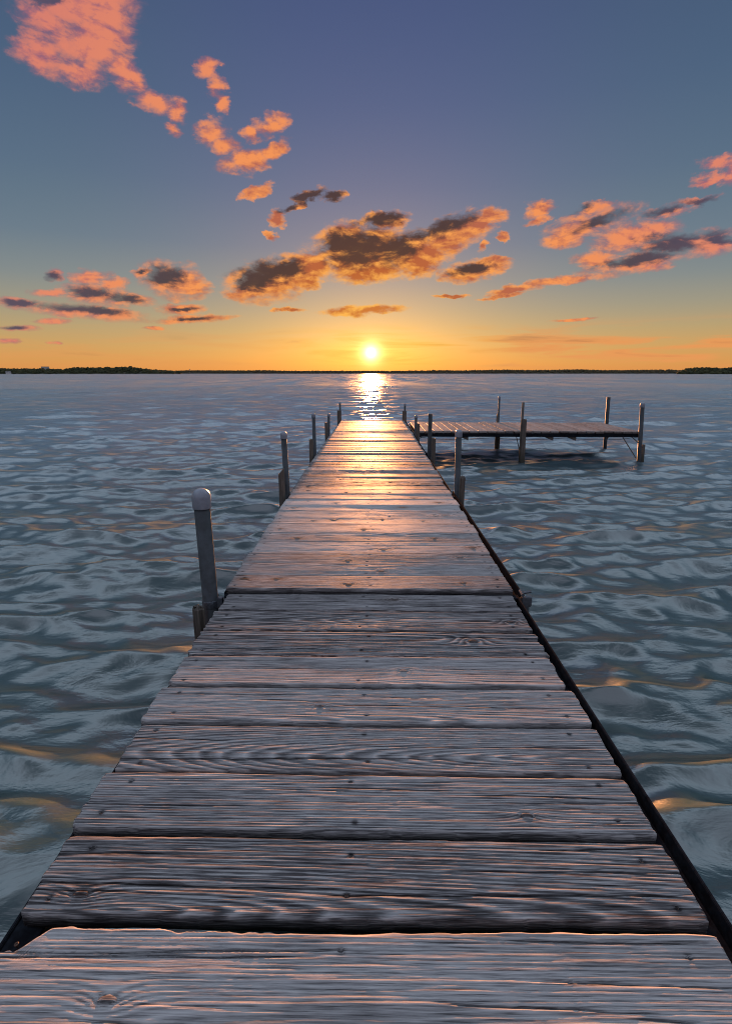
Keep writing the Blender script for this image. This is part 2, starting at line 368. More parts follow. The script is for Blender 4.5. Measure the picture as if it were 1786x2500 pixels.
M_WOOD = wood_material()
M_STAKE = post_wood('stake_wood')
M_PIPE = plain('galvanised_pipe', (.040, .046, .054), .6, .15, .45, 34., .0008, dark=(.012, .014, .017))
M_CAP = plain('pale_plastic', (.22, .235, .275), .38, 0, .12, 60., .0003, dark=(.17, .18, .215))
M_ANGLE = plain('dark_steel_angle', (.016, .019, .024), .72, .0, .4, 70., .0006, dark=(.008, .008, .010))
M_ANGLE.node_tree.nodes['Principled BSDF'].inputs['Specular IOR Level'].default_value = .005
M_ZINC = plain('zinc_bracket', (.12, .13, .15), .45, .6, .3, 80., .0005)
M_RUST = plain('rusty_screw', (.11, .055, .035), .6, .5, .4, 900., .0, dark=(.03, .02, .017))
M_WIRE = plain('dark_wire', (.05, .05, .05), .6)
M_BRACE = plain('brace_steel', (.16, .15, .14), .45, .5)

def water_material():
    m, t, b = material('lake_water')
    P = coord(t)
    n1 = t.noise(t.mapping(P, rot=(0, 0, .25), scale=(2.6, 6.0, 1)), 1., 5, .55, .4)
    n2 = t.noise(t.mapping(P, rot=(0, 0, -.3), scale=(.55, 1.6, 1)), 1., 5, .6, .3)
    n3 = t.noise(t.mapping(P, scale=(.02, .05, 1)), 1., 4, .6)
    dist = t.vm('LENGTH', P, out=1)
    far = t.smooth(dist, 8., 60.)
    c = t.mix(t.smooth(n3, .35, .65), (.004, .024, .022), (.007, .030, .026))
    c = t.mix(t.smooth(dist, 2.2, 18.), c, (.095, .135, .165))      # paler with distance: reflected sky brightness put into the base colour
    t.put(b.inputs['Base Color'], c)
    b.inputs['IOR'].default_value = 2.1
    t.put(b.inputs['Roughness'], t.lin(t.smooth(dist, 20., 160.), 0., 1., .285, .33))
    n5 = t.noise(t.mapping(P, rot=(0, 0, .06), scale=(.40, .12, 1)), 1., 5, .62, .3)
    n7 = t.noise(t.mapping(P, rot=(0, 0, -.04), scale=(.16, .018, 1)), 1., 6, .66, .3)
    h = t.m('ADD', 0., t.m('MULTIPLY', n1, t.lin(far, 0., 1., .016, .04))); h = t.m('ADD', h, t.m('MULTIPLY', n2, t.lin(far, 0., 1., .015, .20)))
    nrm = t.bump(h, 1., 1.)
    # wavelets too far off to model one by one: facets tipped towards and away from the viewer's shore
    k = t.m('ADD', t.m('MULTIPLY', t.m('SUBTRACT', n5, .46), t.lin(t.smooth(dist, 18., 70.), 0., 1., 0., 1.15)), t.m('MULTIPLY', t.m('SUBTRACT', n7, .46), t.lin(t.smooth(dist, 25., 110.), 0., 1., 0., 2.2)))
    t.put(b.inputs['Normal'], t.vm('NORMALIZE', t.vm('SUBTRACT', nrm, t.xyz(0., k, 0.))))
    return m

# ------------------------------------------------------------------ water
def build_water():
    r1 = np.arange(.15, 2.6, .014); r2 = [r1[-1]]
    while r2[-1] < 70: r2.append(r2[-1]*1.0058)
    r3 = [r2[-1]]
    while r3[-1] < 16000: r3.append(r3[-1]*1.035)
    R = np.concatenate([r1, r2[1:], r3[1:]])
    th = np.concatenate([np.linspace(-120, -52, 70)[:-1], np.linspace(-52, 52, 760), np.linspace(52, 120, 70)[1:]])
    th = np.radians(th)
    RR, TT = np.meshgrid(R, th, indexing='ij')
    X = RR*np.sin(TT); Y = RR*np.cos(TT)
    space = np.maximum(np.gradient(R)[:, None]*np.ones_like(TT), RR*.0024)
    Zh = np.zeros_like(X); DX = np.zeros_like(X); DY = np.zeros_like(X)
    r = np.random.RandomState(21)
    N = 130
    for i in range(N):
        lam = .13*(3.2/.13)**((i+.5)/N)*r.uniform(.93, 1.07)
        g = r.rand()
        head = -pi/2 + r.normal(.08, .21) if g < .66 else (radians(229) + r.normal(0, .2) if g < .88 else radians(-22) + r.normal(0, .25))
        k = 2*pi/lam
        steep = .057*min((lam/.26)**.7, (.42/lam)**.8, 1.)
        if g >= .66: steep *= .42
        a = steep/k*r.uniform(.6, 1.35)*1.12
        wgt = np.clip((lam/space-2.5)/2.5, 0, 1)
        # groups: patches where this wave runs high or low
        gx, gy = r.uniform(0, 100, 2); gs = 1/(lam*r.uniform(2.5, 5))
        mod = .35 + 1.3*vn(X*gs+gx, Y*gs*.8+gy, i)
        ph = k*(X*cos(head)+Y*sin(head)) + r.uniform(0, 2*pi)
        A = a*wgt*mod
        Zh += A*np.cos(ph)
        q = .7
        DX -= q*A*cos(head)*np.sin(ph); DY -= q*A*sin(head)*np.sin(ph)
    V = np.stack([X+DX, Y+DY, Zh], -1).reshape(-1, 3)
    nr, nc = RR.shape
    idx = np.arange(nr*nc).reshape(nr, nc)
    F = np.stack([idx[:-1, :-1], idx[:-1, 1:], idx[1:, 1:], idx[1:, :-1]], -1).reshape(-1, 4)[:, ::-1]
    me = grid_mesh('water', V, F)
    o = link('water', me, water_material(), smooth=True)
    tag(o, 'rippled blue grey lake water reaching to the far shore', 'water', kind='structure')
build_water()

# ------------------------------------------------------------------ planks
def plank_mesh(L, W, seed, nx, ny, style, far_cut=None, near_cut=None, thick=.037):
    """one board, x along its length (centred), y across, top at z = 0, with ring-pattern relief"""
    R = random.Random(seed*7.31+1)
    xs = np.linspace(0, 1, nx); vs = np.linspace(0, 1, ny)
    # crowd the rows at the edges so the arrises round off
    vs = vs - .045*np.sin(2*pi*vs)
    Xg, Vg = np.meshgrid(xs, vs, indexing='ij')
    end_l = -L/2 + .006*(vn(vs*9, vs*0+seed, seed)-.5)*style['rag'] + R.uniform(-.004, .006)
    end_r = L/2 + .006*(vn(vs*9+5, vs*0+seed, seed+2)-.5)*style['rag'] + R.uniform(-.006, .004)
    X = end_l[None, :]*(1-Xg) + end_r[None, :]*Xg
    wob = style['rag']*.0035
    yn = (vn(X*7, X*0, seed+3)-.5)*wob + (vn(X*40, X*0, seed+4)-.5)*wob*.5
    yf = W + (vn(X*7, X*0, seed+5)-.5)*wob + (vn(X*40, X*0, seed+6)-.5)*wob*.5
    # worn corners
    ex = np.minimum(X-end_l[None, :], end_r[None, :]-X)
    cr = .005*style['rag']
    yn = yn + cr*np.exp(-ex/.012)*R.uniform(.2, 1.); yf = yf - cr*np.exp(-ex/.012)*R.uniform(.2, 1.)
    if far_cut is not None: yf = yf - far_cut(X)
    if near_cut is not None: yn = yn + near_cut(X)
    Y = yn*(1-Vg) + yf*Vg
    # growth rings cut by the board's face
    yc = W*R.uniform(-.2, 1.2); d0 = style['d0']*R.uniform(.5, 1.6); sl = R.uniform(-1, 1)*style['slope']
    xx = X*1.0
    d = d0 + sl*xx + .010*(fbm(X*1.7+seed, Y*3, seed+7, 3)-.5)*2*style['warp']
    rad = np.sqrt((Y-yc)**2 + d**2)
    rad = rad + .007*(fbm(X*1.6, Y*9, seed+8, 3)-.5)*style['warp'] + .0012*(vn(X*4, Y*60, seed+9)-.5)
    stain = np.full_like(X, style.get('tint', 0.))
    knots = []
    for k in range(style['knots']() if callable(style['knots']) else style['knots']):
        kx, ky, kr = R.uniform(-.46, .46)*L, R.uniform(.2, .8)*W, R.uniform(.006, .013)
        q = np.sqrt(((X-kx)*.55)**2 + (Y-ky)**2)
        rad = rad + 2.4*kr*np.exp(-(q/(2.6*kr))**1.3)
        knots.append((kx, ky, kr, q))
        stain = np.maximum(stain, style['stain']*np.exp(-(q/(2.8*kr))**2)*R.uniform(.2, 1))
    ring = .76*style['ring']*R.uniform(.8, 1.25)
    ph = rad/ring
    rid = (.5+.5*np.cos(2*pi*ph))
    fr = ph - np.floor(ph)
    saw = np.where(fr < .72, fr/.72, (1-fr)/.28)         # early wood worn hollow, late wood standing proud
    grain = .45*rid**1.2 + .55*saw**1.4
    patch = np.clip(.15 + 1.5*(fbm(X*1.6+3, Y*14, seed+10, 3)-.22), .12, 1.25)
    z = .78*style['relief']*patch*(grain-.5)
    z = z + style['relief']*.5*(fbm(X*3, Y*150, seed+11, 3)-.5)
    z = z + style['relief']*.35*(vn(X*7, Y*330, seed+12)-.5)
    z = z + .0022*(fbm(X*2, Y*6, seed+13, 3)-.5)
    for kx, ky, kr, q in knots:
        z = z + .0016*np.exp(-(q/kr)**2) - .0018*np.exp(-((q-kr*1.1)/(kr*.25))**2)
        grain = grain*(1-.7*np.exp(-(q/kr)**4))
    # drying cracks
    dirt = np.zeros_like(X)
    for k in range(style['cracks']):
        x0 = R.uniform(-.5, .35)*L; ln = R.uniform(.15, .75); y0 = R.uniform(.1, .9)*W
        if R.random() < .4: x0 = -L/2
        elif R.random() < .5: x0 = L/2-ln
        yk = y0 + R.uniform(-.012, .012)*(X-x0)/ln + .006*(fbm(X*4, X*0+k, seed+20+k, 3)-.5)
        tap = np.clip((X-x0)/.06, 0, 1)*np.clip((x0+ln-X)/.10, 0, 1)
        if x0 <= -L/2+1e-4: tap = np.clip((x0+ln-X)/.10, 0, 1)
        g = np.exp(-((Y-yk)/.0016)**2)*tap*R.uniform(.4, 1)
        z = z - .0042*g; dirt = np.maximum(dirt, g)
    # cupping and a twist
    cup = style['cup']*R.uniform(-.25, 1.0); tilt = R.uniform(-1, 1)*style['tilt']
    z = z + cup*((Vg-.5)*2)**2 + tilt*(Vg-.5)*2 + R.uniform(-.001, .001)
    z = z + R.uniform(-1, 1)*.0016*(Vg-.5)*2*Xg*2
    # screw holes
    for sx, sy in style.get('screws', ()):
        q = np.sqrt((X-sx)**2 + (Y-sy)**2)
        z = z - .0020*np.exp(-(q/.0052)**4); dirt = np.maximum(dirt, .6*np.exp(-(q/.0062)**2))
    # rounded arrises
    e = np.minimum(Y-yn, yf-Y); e = np.minimum(e, ex+.001)
    rr = style['round']*(.7+.7*vn(X*11, X*0, seed+15))
    q = np.clip((rr-e)/rr, 0, 1)
    z = z - rr*.75*(1-np.sqrt(np.clip(1-q*q, 0, 1)))
    top = np.stack([X, Y, z], -1).reshape(-1, 3)
    idx = np.arange(nx*ny).reshape(nx, ny)
    F = [np.stack([idx[:-1, :-1], idx[1:, :-1], idx[1:, 1:], idx[:-1, 1:]], -1).reshape(-1, 4)]
    loop = np.concatenate([idx[:, 0], idx[-1, 1:], idx[-2::-1, -1], idx[0, -2:0:-1]])
    n = len(loop); V = [top]; base = nx*ny; prev = loop
    pl = top[loop]
    for zz, jit in ((-.016, .0006), (-thick, .0006)):
        ring_v = pl.copy(); ring_v[:, 2] = zz
        ring_v[:, 1] += jit*style['rag']*(vn(pl[:, 0]*30, pl[:, 0]*0+zz*100, seed+16)-.5)*2
        V.append(ring_v); cur = np.arange(base, base+n); base += n
        F.append(np.stack([prev, cur, np.roll(cur, -1), np.roll(prev, -1)], -1)); prev = cur
    # underside: pair the two long sides
    low = np.arange(base-n, base); a = low[:nx]; b = low[nx+ny-2:nx+ny-2+nx][::-1]
    F.append(np.stack([a[:-1], b[:-1], b[1:], a[1:]], -1))
    V = np.concatenate(V); F = np.concatenate(F)
    me = grid_mesh('plank', V, F)
    w = np.zeros((len(V), 4), np.float32)
    gtop = np.clip(grain*(.75+.25*patch) + style.get('light', 0) - .8*dirt, 0, 1).ravel()
    w[:nx*ny, 0] = gtop; w[nx*ny:, 0] = .26  # sides and underside coloured darker: shade of the gaps put into the colour
    w[:, 1] = style['warm']; w[:, 2] = style['slick']
    w[:nx*ny, 3] = np.clip(stain.ravel(), 0, 1)
    at = me.attributes.new('wear', 'FLOAT_COLOR', 'POINT'); at.data.foreach_set('color', w.ravel())
    me.materials.append(M_WOOD)
    sm = np.ones(len(me.polygons), bool)
    me.polygons.foreach_set('use_smooth', sm)
    return me

S1 = dict(rag=1.1, d0=.05, slope=.05, warp=1.0, knots=1, ring=.0082, relief=.0026, cracks=6, cup=.0024, tilt=.0012, round=.0055, warm=.22, slick=.80, stain=.15)
S2 = dict(rag=.6, d0=.07, slope=.05, warp=1.0, knots=3, ring=.010, relief=.0010, cracks=1, cup=.0020, tilt=.0014, round=.005, light=.10, warm=.24, slick=.40, stain=.9)
S3 = dict(rag=1.2, d0=.05, slope=.06, warp=1.0, knots=2, ring=.009, relief=.0018, cracks=2, cup=.0025, tilt=.0020, round=.007, warm=.35, slick=.45, stain=.4)
S4 = dict(rag=.8, d0=.06, slope=.05, warp=1.0, knots=1, ring=.010, relief=.0010, cracks=1, cup=.0020, tilt=.0018, round=.006, warm=.5, slick=.42, stain=.4)
S5 = dict(rag=.9, d0=.06, slope=.05, warp=1.0, knots=1, ring=.010, relief=.0012, cracks=1, cup=.0022, tilt=.0020, round=.006, warm=.6, slick=.38, stain=.3)

pier = empty('pier', (0, 0, DECK))
tag(pier, 'long weathered plank pier running straight out towards the setting sun', 'pier')

def place(o, loc):          # world position under the pier's empty
    o.location = (loc[0]-pier.location.x, loc[1]-pier.location.y, loc[2]-pier.location.z)

def screw_mesh():
    mb = MB()
    mb.lathe([(.0020, -.008), (.0037, -.0010), (.0041, -.0003), (.0037, .0002), (.0018, .0003), (.0015, -.0006)], 0, 0, 12)
    return mb.mesh('screw')
SCREW = screw_mesh(); SCREW.materials.append(M_RUST)

def far_break(X):            # the nearest board has lost a wedge from its far edge
    q = np.clip((-.565-X)/.055, 0, 1); q = q*q*(3-2*q)
    w = .040*q + .006*np.exp(-((X+.30)/.05)**2) + .008*np.clip((X+.30)/.15, 0, 1)*np.clip((.45-X)/.5, 0, 1)
    return w + .004*(fbm(X*22, X*0, 3, 4)-.4) + .006*np.clip((.02-X)/.3, 0, 1)*(fbm(X*60, X*0, 9, 3)-.3)

# far edges of the boards, measured along the pier
E1 = [.135, .335, .535, .732, .926, 1.116, 1.305, 1.494, 1.687, 1.878, 2.062, 2.240]
E2 = [2.452, 2.622, 2.803, 2.998, 3.191, 3.380, 3.556, 3.743, 3.922, 4.112, 4.302, 4.475]
E3 = [4.50+.191*(i+1) for i in range(11)]
E4 = [6.655+.1885*(i+1) for i in range(12)]
E5 = [8.955+.1925*(i+1) for i in range(13)]
SECTIONS = [(-.06, E1, .0175, 1.330, -.002, S1, 0.0), (2.285, E2, .008, 1.372, 0.0, S2, .009), (4.50, E3, .013, 1.392, -.006, S3, .002),
            (6.655, E4, .010, 1.398, -.004, S4, .004), (8.955, E5, .010, 1.392, .006, S5, .000)]
count = 0
for si, (y0, edges, gap, L, xc, st, dz) in enumerate(SECTIONS):
    prev = y0
    for i, e in enumerate(edges):
        y = prev + (gap*(.7+.6*rng.random()) if i else 0.)
        W = e - y; prev = e
        s = dict(st)
        if si == 0: nx, ny = (300, 104) if i > 2 else (120, 40)
        elif si == 1: nx, ny = 190, 44
        elif si == 2: nx, ny = 130, 30
        else: nx, ny = 90, 20
        cut = None; pts = []
        if si == 0:
            if i in (3,): cut = far_break; s.update(d0=.02, relief=.0030, cracks=8, slope=.03)
            if i == 4: s.update(d0=.035, slope=.12, ring=.0095, relief=.0032, knots=1)
            if i == 5: s.update(d0=.030, slope=.03, ring=.0085, relief=.0030)
            if i == 6: s.update(d0=.048, slope=.11, ring=.0090, relief=.0024, knots=0)
            if i == 7: s.update(d0=.045, slope=.10, relief=.0024)
            if i == 8: s.update(relief=.0010, warm=.25, slick=.4, cup=.004)
            if i == 9: s.update(relief=.0018, warm=.0, cracks=6, rag=2.2)
            if i == 11: s.update(warm=.2)
            for sx in (-.605, -.015, .600):
                for f in (.18, .80):
                    pts.append((sx+rng.uniform(-.02, .02), W*f+rng.uniform(-.012, .012)))
            s['screws'] = pts
        elif si == 1:
            for sx in (-.635, .0, .635):
                for f in (.22, .78): pts.append((sx+rng.uniform(-.02, .02), W*f+rng.uniform(-.01, .01)))
            s['screws'] = pts; s['knots'] = rng.choice((2, 3, 4))
            s['warm'] = rng.uniform(.12, .42)
        if si >= 2:
            s['warm'] = max(0, st['warm']+rng.uniform(-.2, .2)); s['slick'] = st['slick']+rng.uniform(-.12, .12)
        me = plank_mesh(L+rng.uniform(-.012, .012), W, 10+count*3, nx, ny, s, far_cut=cut)
        o = bpy.data.objects.new('plank', me); C.objects.link(o); o.parent = pier
        place(o, (xc+rng.uniform(-.004, .004), y, DECK+dz+rng.uniform(-.0012, .0012)))
        o.rotation_euler = (rng.uniform(-.004, .006), 0, rng.uniform(-.0035, .0035))
        if si == 0 and i == 3: tag(o, 'nearest plank with a splintered far edge and a broken left end')
        if (si == 0 and 3 <= i) or (si == 1 and i < 4):
            for (sx, sy) in pts:
                k = bpy.data.objects.new('screw', SCREW); C.objects.link(k); k.parent = o
                k.location = (sx, sy, -.0030 if si == 0 else -.0044); k.rotation_euler = (rng.uniform(-.1, .1), rng.uniform(-.1, .1), 0)
        count += 1

# steel angle frames carrying each run of boards
FR = [(-.06, 2.262, -.676, .690), (2.284, 4.478, -.684, .716), (4.490, 6.622, -.702, .704), (6.640, 8.930, -.706, .708), (8.942, 11.47, -.696, .722)]
for si, (a, b, xl, xr) in enumerate(FR):
    mb = MB()
    zt0 = DECK + (-.004, .004, -.004, -.002, -.004)[si]
    for x, s in ((xl, 1), (xr, -1)):
        zt = zt0 - ((.034, .014, .012, .012, .012)[si] if s > 0 else 0)
        x0, x1 = sorted((x, x-s*.007))
        mb.box(x0, x1, a, b, zt-.085, zt, .0016)                    # upright leg of the angle
        x0, x1 = sorted((x+s*.0005, x+s*.055))
        mb.box(x0, x1, a+.004, b-.004, DECK-.0505, DECK-.043, .001)  # flat leg under the boards
    for y in (a+.003, b-.010):
        mb.box(xl+.001, xr-.001, y, y+.007, DECK-.085, zt-(.002 if si == 0 else .030), .0012)
    n = 3
    for k in range(1, n+1):
        y = a+(b-a)*k/(n+1)
        mb.box(xl+.002, xr-.002, y-.02, y+.02, DECK-.093, DECK-.052, .002)
    if si == 0: mb.box(xl+.001, xr-.001, b-.040, b-.0105, DECK-.012, DECK-.005, .001)  # cross angle closing the first run
    mb2 = mb.build('frame', M_ANGLE, pier); mb2.location = (-pier.location.x, -pier.location.y, -pier.location.z)

def pier_part(mb, name, mat, smooth=False, parent=None):
    o = mb.build(name, mat, None, smooth)
    o.parent = parent or pier
    p = pier.location
    if parent is None: o.location = (-p.x, -p.y, -p.z)
    return o

# timber block under the broken board end, left side
mb = MB(); mb.box(-.685, -.655, .44, .95, DECK-.155, DECK-.053, .004); mb.box(-.652, -.56, .70, .738, DECK-.15, DECK-.0525, .004)
pier_part(mb, 'joist', M_STAKE)
mb = MB()
for k, x in enumerate((-.02, .64)): mb.box(x, x+.036, -.05, 2.24, DECK-.15, DECK-.0945, .003)
pier_part(mb, 'joist', M_STAKE)

def add_post(x, y, top, r, lean=(0, 0), cap=True, bottom=-1.1, parent=None, origin=None, mat=M_PIPE):
    mb = MB()
    zt = top-(.03 if cap else 0)
    mb.lathe([(r, bottom), (r, zt-.002), (r-.002, zt), (r*.8, zt), (r*.8, zt-.002)] if not cap else [(r, bottom), (r, zt)], x, y, 28, lean, DECK)
    post = mb.build('post', mat, None, False); post.parent = parent
    post.location = tuple(-c for c in parent.location)
    for p in post.data.polygons: p.use_smooth = len(p.vertices) == 4
    if cap:
        mb = MB(); R = r*1.15; h = R*1.25
        prof = [(R*.97, top-R-h), (R, top-R-h+.003), (R*1.01, top-R)]
        prof += [(R*1.01*cos(a), top-R+R*.97*sin(a)) for a in np.linspace(.12, pi/2*.985, 9)]
        mb.lathe(prof, x, y, 32, lean, DECK)
        c = mb.build('cap', M_CAP, None, True); c.parent = post
    return post

def add_stake(x, y, top, w, d, parent, bottom=-1.1, slant=0.0, rounded=False, lean=0.0, mat=None):
    bm = bmesh.new(); bmesh.ops.create_cube(bm, size=1)
    for v in bm.verts:
        v.co = (x+v.co.x*w, y+v.co.y*d, (top if v.co.z > 0 else bottom))
    bmesh.ops.bevel(bm, geom=[e for e in bm.edges if abs(e.verts[0].co.z-e.verts[1].co.z) > .1], offset=w*(.30 if rounded else .1), segments=3, affect='EDGES')
    bmesh.ops.subdivide_edges(bm, edges=[e for e in bm.edges if abs(e.verts[0].co.z-e.verts[1].co.z) > .1], cuts=14)
    R = random.Random(x*91+y*17)
    for v in bm.verts:
        if v.co.z > top-.001:
            v.co.z += slant*(v.co.x-x)/w + R.uniform(-.006, .004)
        v.co.x += lean*(v.co.z-DECK) + R.uniform(-.0012, .0012); v.co.y += R.uniform(-.0012, .0012)
    if rounded:
        tops = [f for f in bm.faces if f.normal.z > .6]
        r = bmesh.ops.inset_region(bm, faces=tops, thickness=w*.22, depth=.014)
    me = bpy.data.meshes.new('stake'); bm.to_mesh(me); bm.free()
    o = link('stake', me, mat or M_STAKE, parent); o.location = tuple(-c for c in parent.location)
    return o

# (x, y, top, radius, lean, cap)
for a in [(-.748, 2.25, 1.087, .036, (-.006, 0), True), (-.722, 4.36, 1.112, .0245, (-.018, 0), True), (-.728, 6.60, 1.103, .0225, (-.004, 0), True),
          (-.738, 8.90, .930, .0215, (.015, 0), True), (-.708, 11.54, .982, .0205, (.006, 0), True),
          (.742, 4.36, 1.131, .0255, (-.02, 0), True), (.738, 6.60, 1.090, .0255, (-.008, 0), False), (.742, 8.90, .905, .0225, (.008, 0), True),
          (.712, 11.54, .953, .0205, (0, 0), True)]:
    add_post(a[0], a[1], a[2], a[3], a[4], a[5], parent=pier)
add_stake(-.782, 2.175, .535, .055, .040, pier, rounded=True)
add_stake(-.748, 4.270, .790, .040, .085, pier, slant=.045)
add_stake(-.758, 6.490, .785, .042, .090, pier)
add_stake(-.772, 8.790, .782, .040, .090, pier)
add_stake(-.722, 11.495, .800, .090, .040, pier)
add_stake(.766, 4.275, .735, .042, .060, pier, rounded=True)
add_stake(.776, 6.500, .800, .042, .090, pier, slant=-.01)
add_stake(.778, 8.800, .762, .045, .090, pier)
add_stake(.700, 11.495, .786, .092, .040, pier)

# clamps tying posts to the frames
def clamp(x, y, s, z=DECK-.045, r=.03):
    mb = MB()
    mb.lathe([(r*1.05, z-.022), (r*1.08, z-.020), (r*1.08, z+.012), (r*1.05, z+.014)], x, y, 20)
    mb.box(min(x, x-s*.06), max(x, x-s*.06), y-.014, y+.014, z-.024, z+.024, .002)
    mb.tube([(x-s*.02, y-.05, z+.012), (x-s*.02, y+.055, z+.012)], .006, 8)
    pier_part(mb, 'clamp', M_ZINC)
for x, y, s, r in [(-.748, 2.25, -1, .036), (-.722, 4.36, -1, .0245), (-.728, 6.60, -1, .0225), (.742, 4.36, 1, .0255), (.738, 6.60, 1, .0255), (.742, 8.90, 1, .0225), (-.738, 8.90, -1, .0215)]:
    clamp(x, y, s, r=r)
# empty pipe bracket with bolts where the right-hand post of the first joint is missing
mb = MB()
mb.lathe([(.018, DECK-.10), (.023, DECK-.098), (.024, DECK-.03), (.020, DECK-.024), (.018, DECK-.024), (.018, DECK-.06)], .738, 2.275, 20)
mb.box(.712, .760, 2.235, 2.262, DECK-.055, DECK-.008, .003)
mb.tube([(.715, 2.235, DECK+.004), (.715, 2.285, DECK+.006)], .0085, 6); mb.tube([(.735, 2.30, DECK-.012), (.772, 2.30, DECK-.005)], .007, 6)
pier_part(mb, 'pipe_bracket', M_ZINC)
mb = MB(); mb.tube([(.74, 8.32, DECK-.01), (.80, 8.22, DECK+.035), (.83, 8.2, DECK+.04)], .008, 6)
pier_part(mb, 'hook', M_ZINC)

# ------------------------------------------------------------------ side platform
side = empty('side_platform', (2.78, 10.25, DECK))
tag(side, 'short plank platform on steel legs joined to the right side of the pier far end', 'platform')
def side_part(mb, name, mat, smooth=False):
    o = mb.build(name, mat, side, smooth); o.location = tuple(-c for c in side.location); return o
SP = dict(S3, light=.35, tint=.38, relief=.0012, warm=.8, slick=.25, rag=1.2, cup=.002, tilt=.001, stain=.2)
x = .795; n = 0
while x < 4.80:
    W = .151; L = 1.72+rng.uniform(-.012, .012)
    s = dict(SP, warm=SP['warm']+rng.uniform(-.15, .15))
    me = plank_mesh(L, W, 500+n*3, 70, 14, s)
    o = bpy.data.objects.new('plank', me); C.objects.link(o); o.parent = side
    o.rotation_euler = (0, rng.uniform(-.004, .004), pi/2+rng.uniform(-.003, .003))
    yc = 10.26 + (x-.8)*(-.004)
    o.location = (x+W-side.location.x, yc-side.location.y, rng.uniform(-.002, .002))
    x += W+.0095; n += 1
mb = MB()
for y in (9.405, 11.105): mb.box(.80, 4.83, y-.004, y+.004, DECK-.105, DECK-.040, .0015)
for y in (9.43, 11.08): mb.box(.80, 4.83, y-.02, y+.02, DECK-.048, DECK-.0405, .001)
for xx in (.803, 2.70, 4.826): mb.box(xx-.003, xx+.003, 9.41, 11.10, DECK-.104, DECK-.041, .001)
side_part(mb, 'frame', M_ANGLE)
add_post(2.668, 11.14, 1.128, .0215, (-.02, 0), True, parent=side)
add_stake(2.645, 11.15, .76, .035, .05, side); 
add_stake(2.690, 11.165, DECK-.11, .075, .06, side)
add_post(2.668, 9.36, 1.087, .0225, (-.015, 0), False, parent=side, mat=M_STAKE)
add_stake(2.695, 9.325, .80, .086, .045, side, lean=-.03)
add_post(4.960, 11.16, 1.10, .036, (-.045, 0), False, parent=side)
add_post(4.790, 9.37, 1.094, .036, (-.075, 0), True, parent=side)
add_stake(4.868, 9.40, .345, .05, .06, side, lean=-.05)
for p, q in [((4.50, 9.42, DECK-.10), (4.775, 9.37, .09)), ((4.66, 9.42, DECK-.10), (4.775, 9.375, .38)), ((2.60, 9.42, DECK-.10), (2.672, 9.38, .20))]:
    mb = MB(); mb.tube([p, q], .009, 8); side_part(mb, 'brace', M_BRACE)
mb = MB(); mb.tube([(5.10, 11.10, DECK-.09), (5.05, 11.12, .36), (4.985, 11.15, .20)], .014, 8); side_part(mb, 'brace', M_RUST)
mb = MB(); mb.tube([(.85, 9.44, .47)] + [(.85+3.95*k/12, 9.44, .455-.035*sin(pi*(k % 4)/4)) for k in range(1, 12)] + [(4.8, 9.44, .47)], .004, 6)
side_part(mb, 'cable', M_WIRE)
for xx in (1.74, 3.27, 3.68):
    mb = MB(); mb.add([(xx-.16, 9.43, DECK-.106), (xx, 9.43, DECK-.106), (xx, 9.43, DECK-.175), (xx-.16, 9.62, DECK-.106), (xx, 9.62, DECK-.106), (xx, 9.62, DECK-.175)],
                      [(0, 2, 1), (3, 4, 5), (0, 1, 4, 3), (1, 2, 5, 4), (2, 0, 3, 5)])
    side_part(mb, 'wedge', M_STAKE)

# ------------------------------------------------------------------ far shore
def shore_mat(name, a, b, sc):
    m, t, bs = material(name)
    n = t.noise(coord(t), sc, 5, .65)
    t.put(bs.inputs['Base Color'], t.mix(t.smooth(n, .35, .65), a, b)); bs.inputs['Roughness'].default_value = .9
    bs.inputs['Specular IOR Level'].default_value = .1
    return m
M_HILL = shore_mat('shore_ground', (.030, .030, .018), (.055, .050, .030), .02)
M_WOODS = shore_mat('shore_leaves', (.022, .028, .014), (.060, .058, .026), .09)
M_WOODS_FAR = shore_mat('hazed_shore_leaves', (.060, .050, .030), (.095, .075, .040), .05)  # lighter, browner leaf colour stands in for haze over the far shore

def hill(name, dist, prof, depth, mat, label):
    """low ground rising from the water; prof = [(azimuth, top elevation)] in degrees"""
    az = np.arange(prof[0][0], prof[-1][0], .25); e = np.interp(az, [p[0] for p in prof], [p[1] for p in prof])
    rows = []
    for f, hgt in ((0, -.6), (.02, .5), (.25, .45), (.6, .62), (1., .45), (1.6, -.6)):
        r = dist + depth*f
        z = hgt if abs(hgt) > .55 and f in (0, 1.6) else np.radians(e)*dist*hgt
        z = z + 0*az
        if f == .02: z = 0*az + 1.0
        rows.append(np.stack([r*np.sin(np.radians(az)), r*np.cos(np.radians(az)), z], -1))
    V = np.concatenate(rows); n = len(az); idx = np.arange(len(V)).reshape(len(rows), n)
    F = np.stack([idx[:-1, :-1], idx[:-1, 1:], idx[1:, 1:], idx[1:, :-1]], -1).reshape(-1, 4)
    o = link(name, grid_mesh(name, V, F), mat, smooth=True)
    tag(o, label, 'hills', kind='structure')

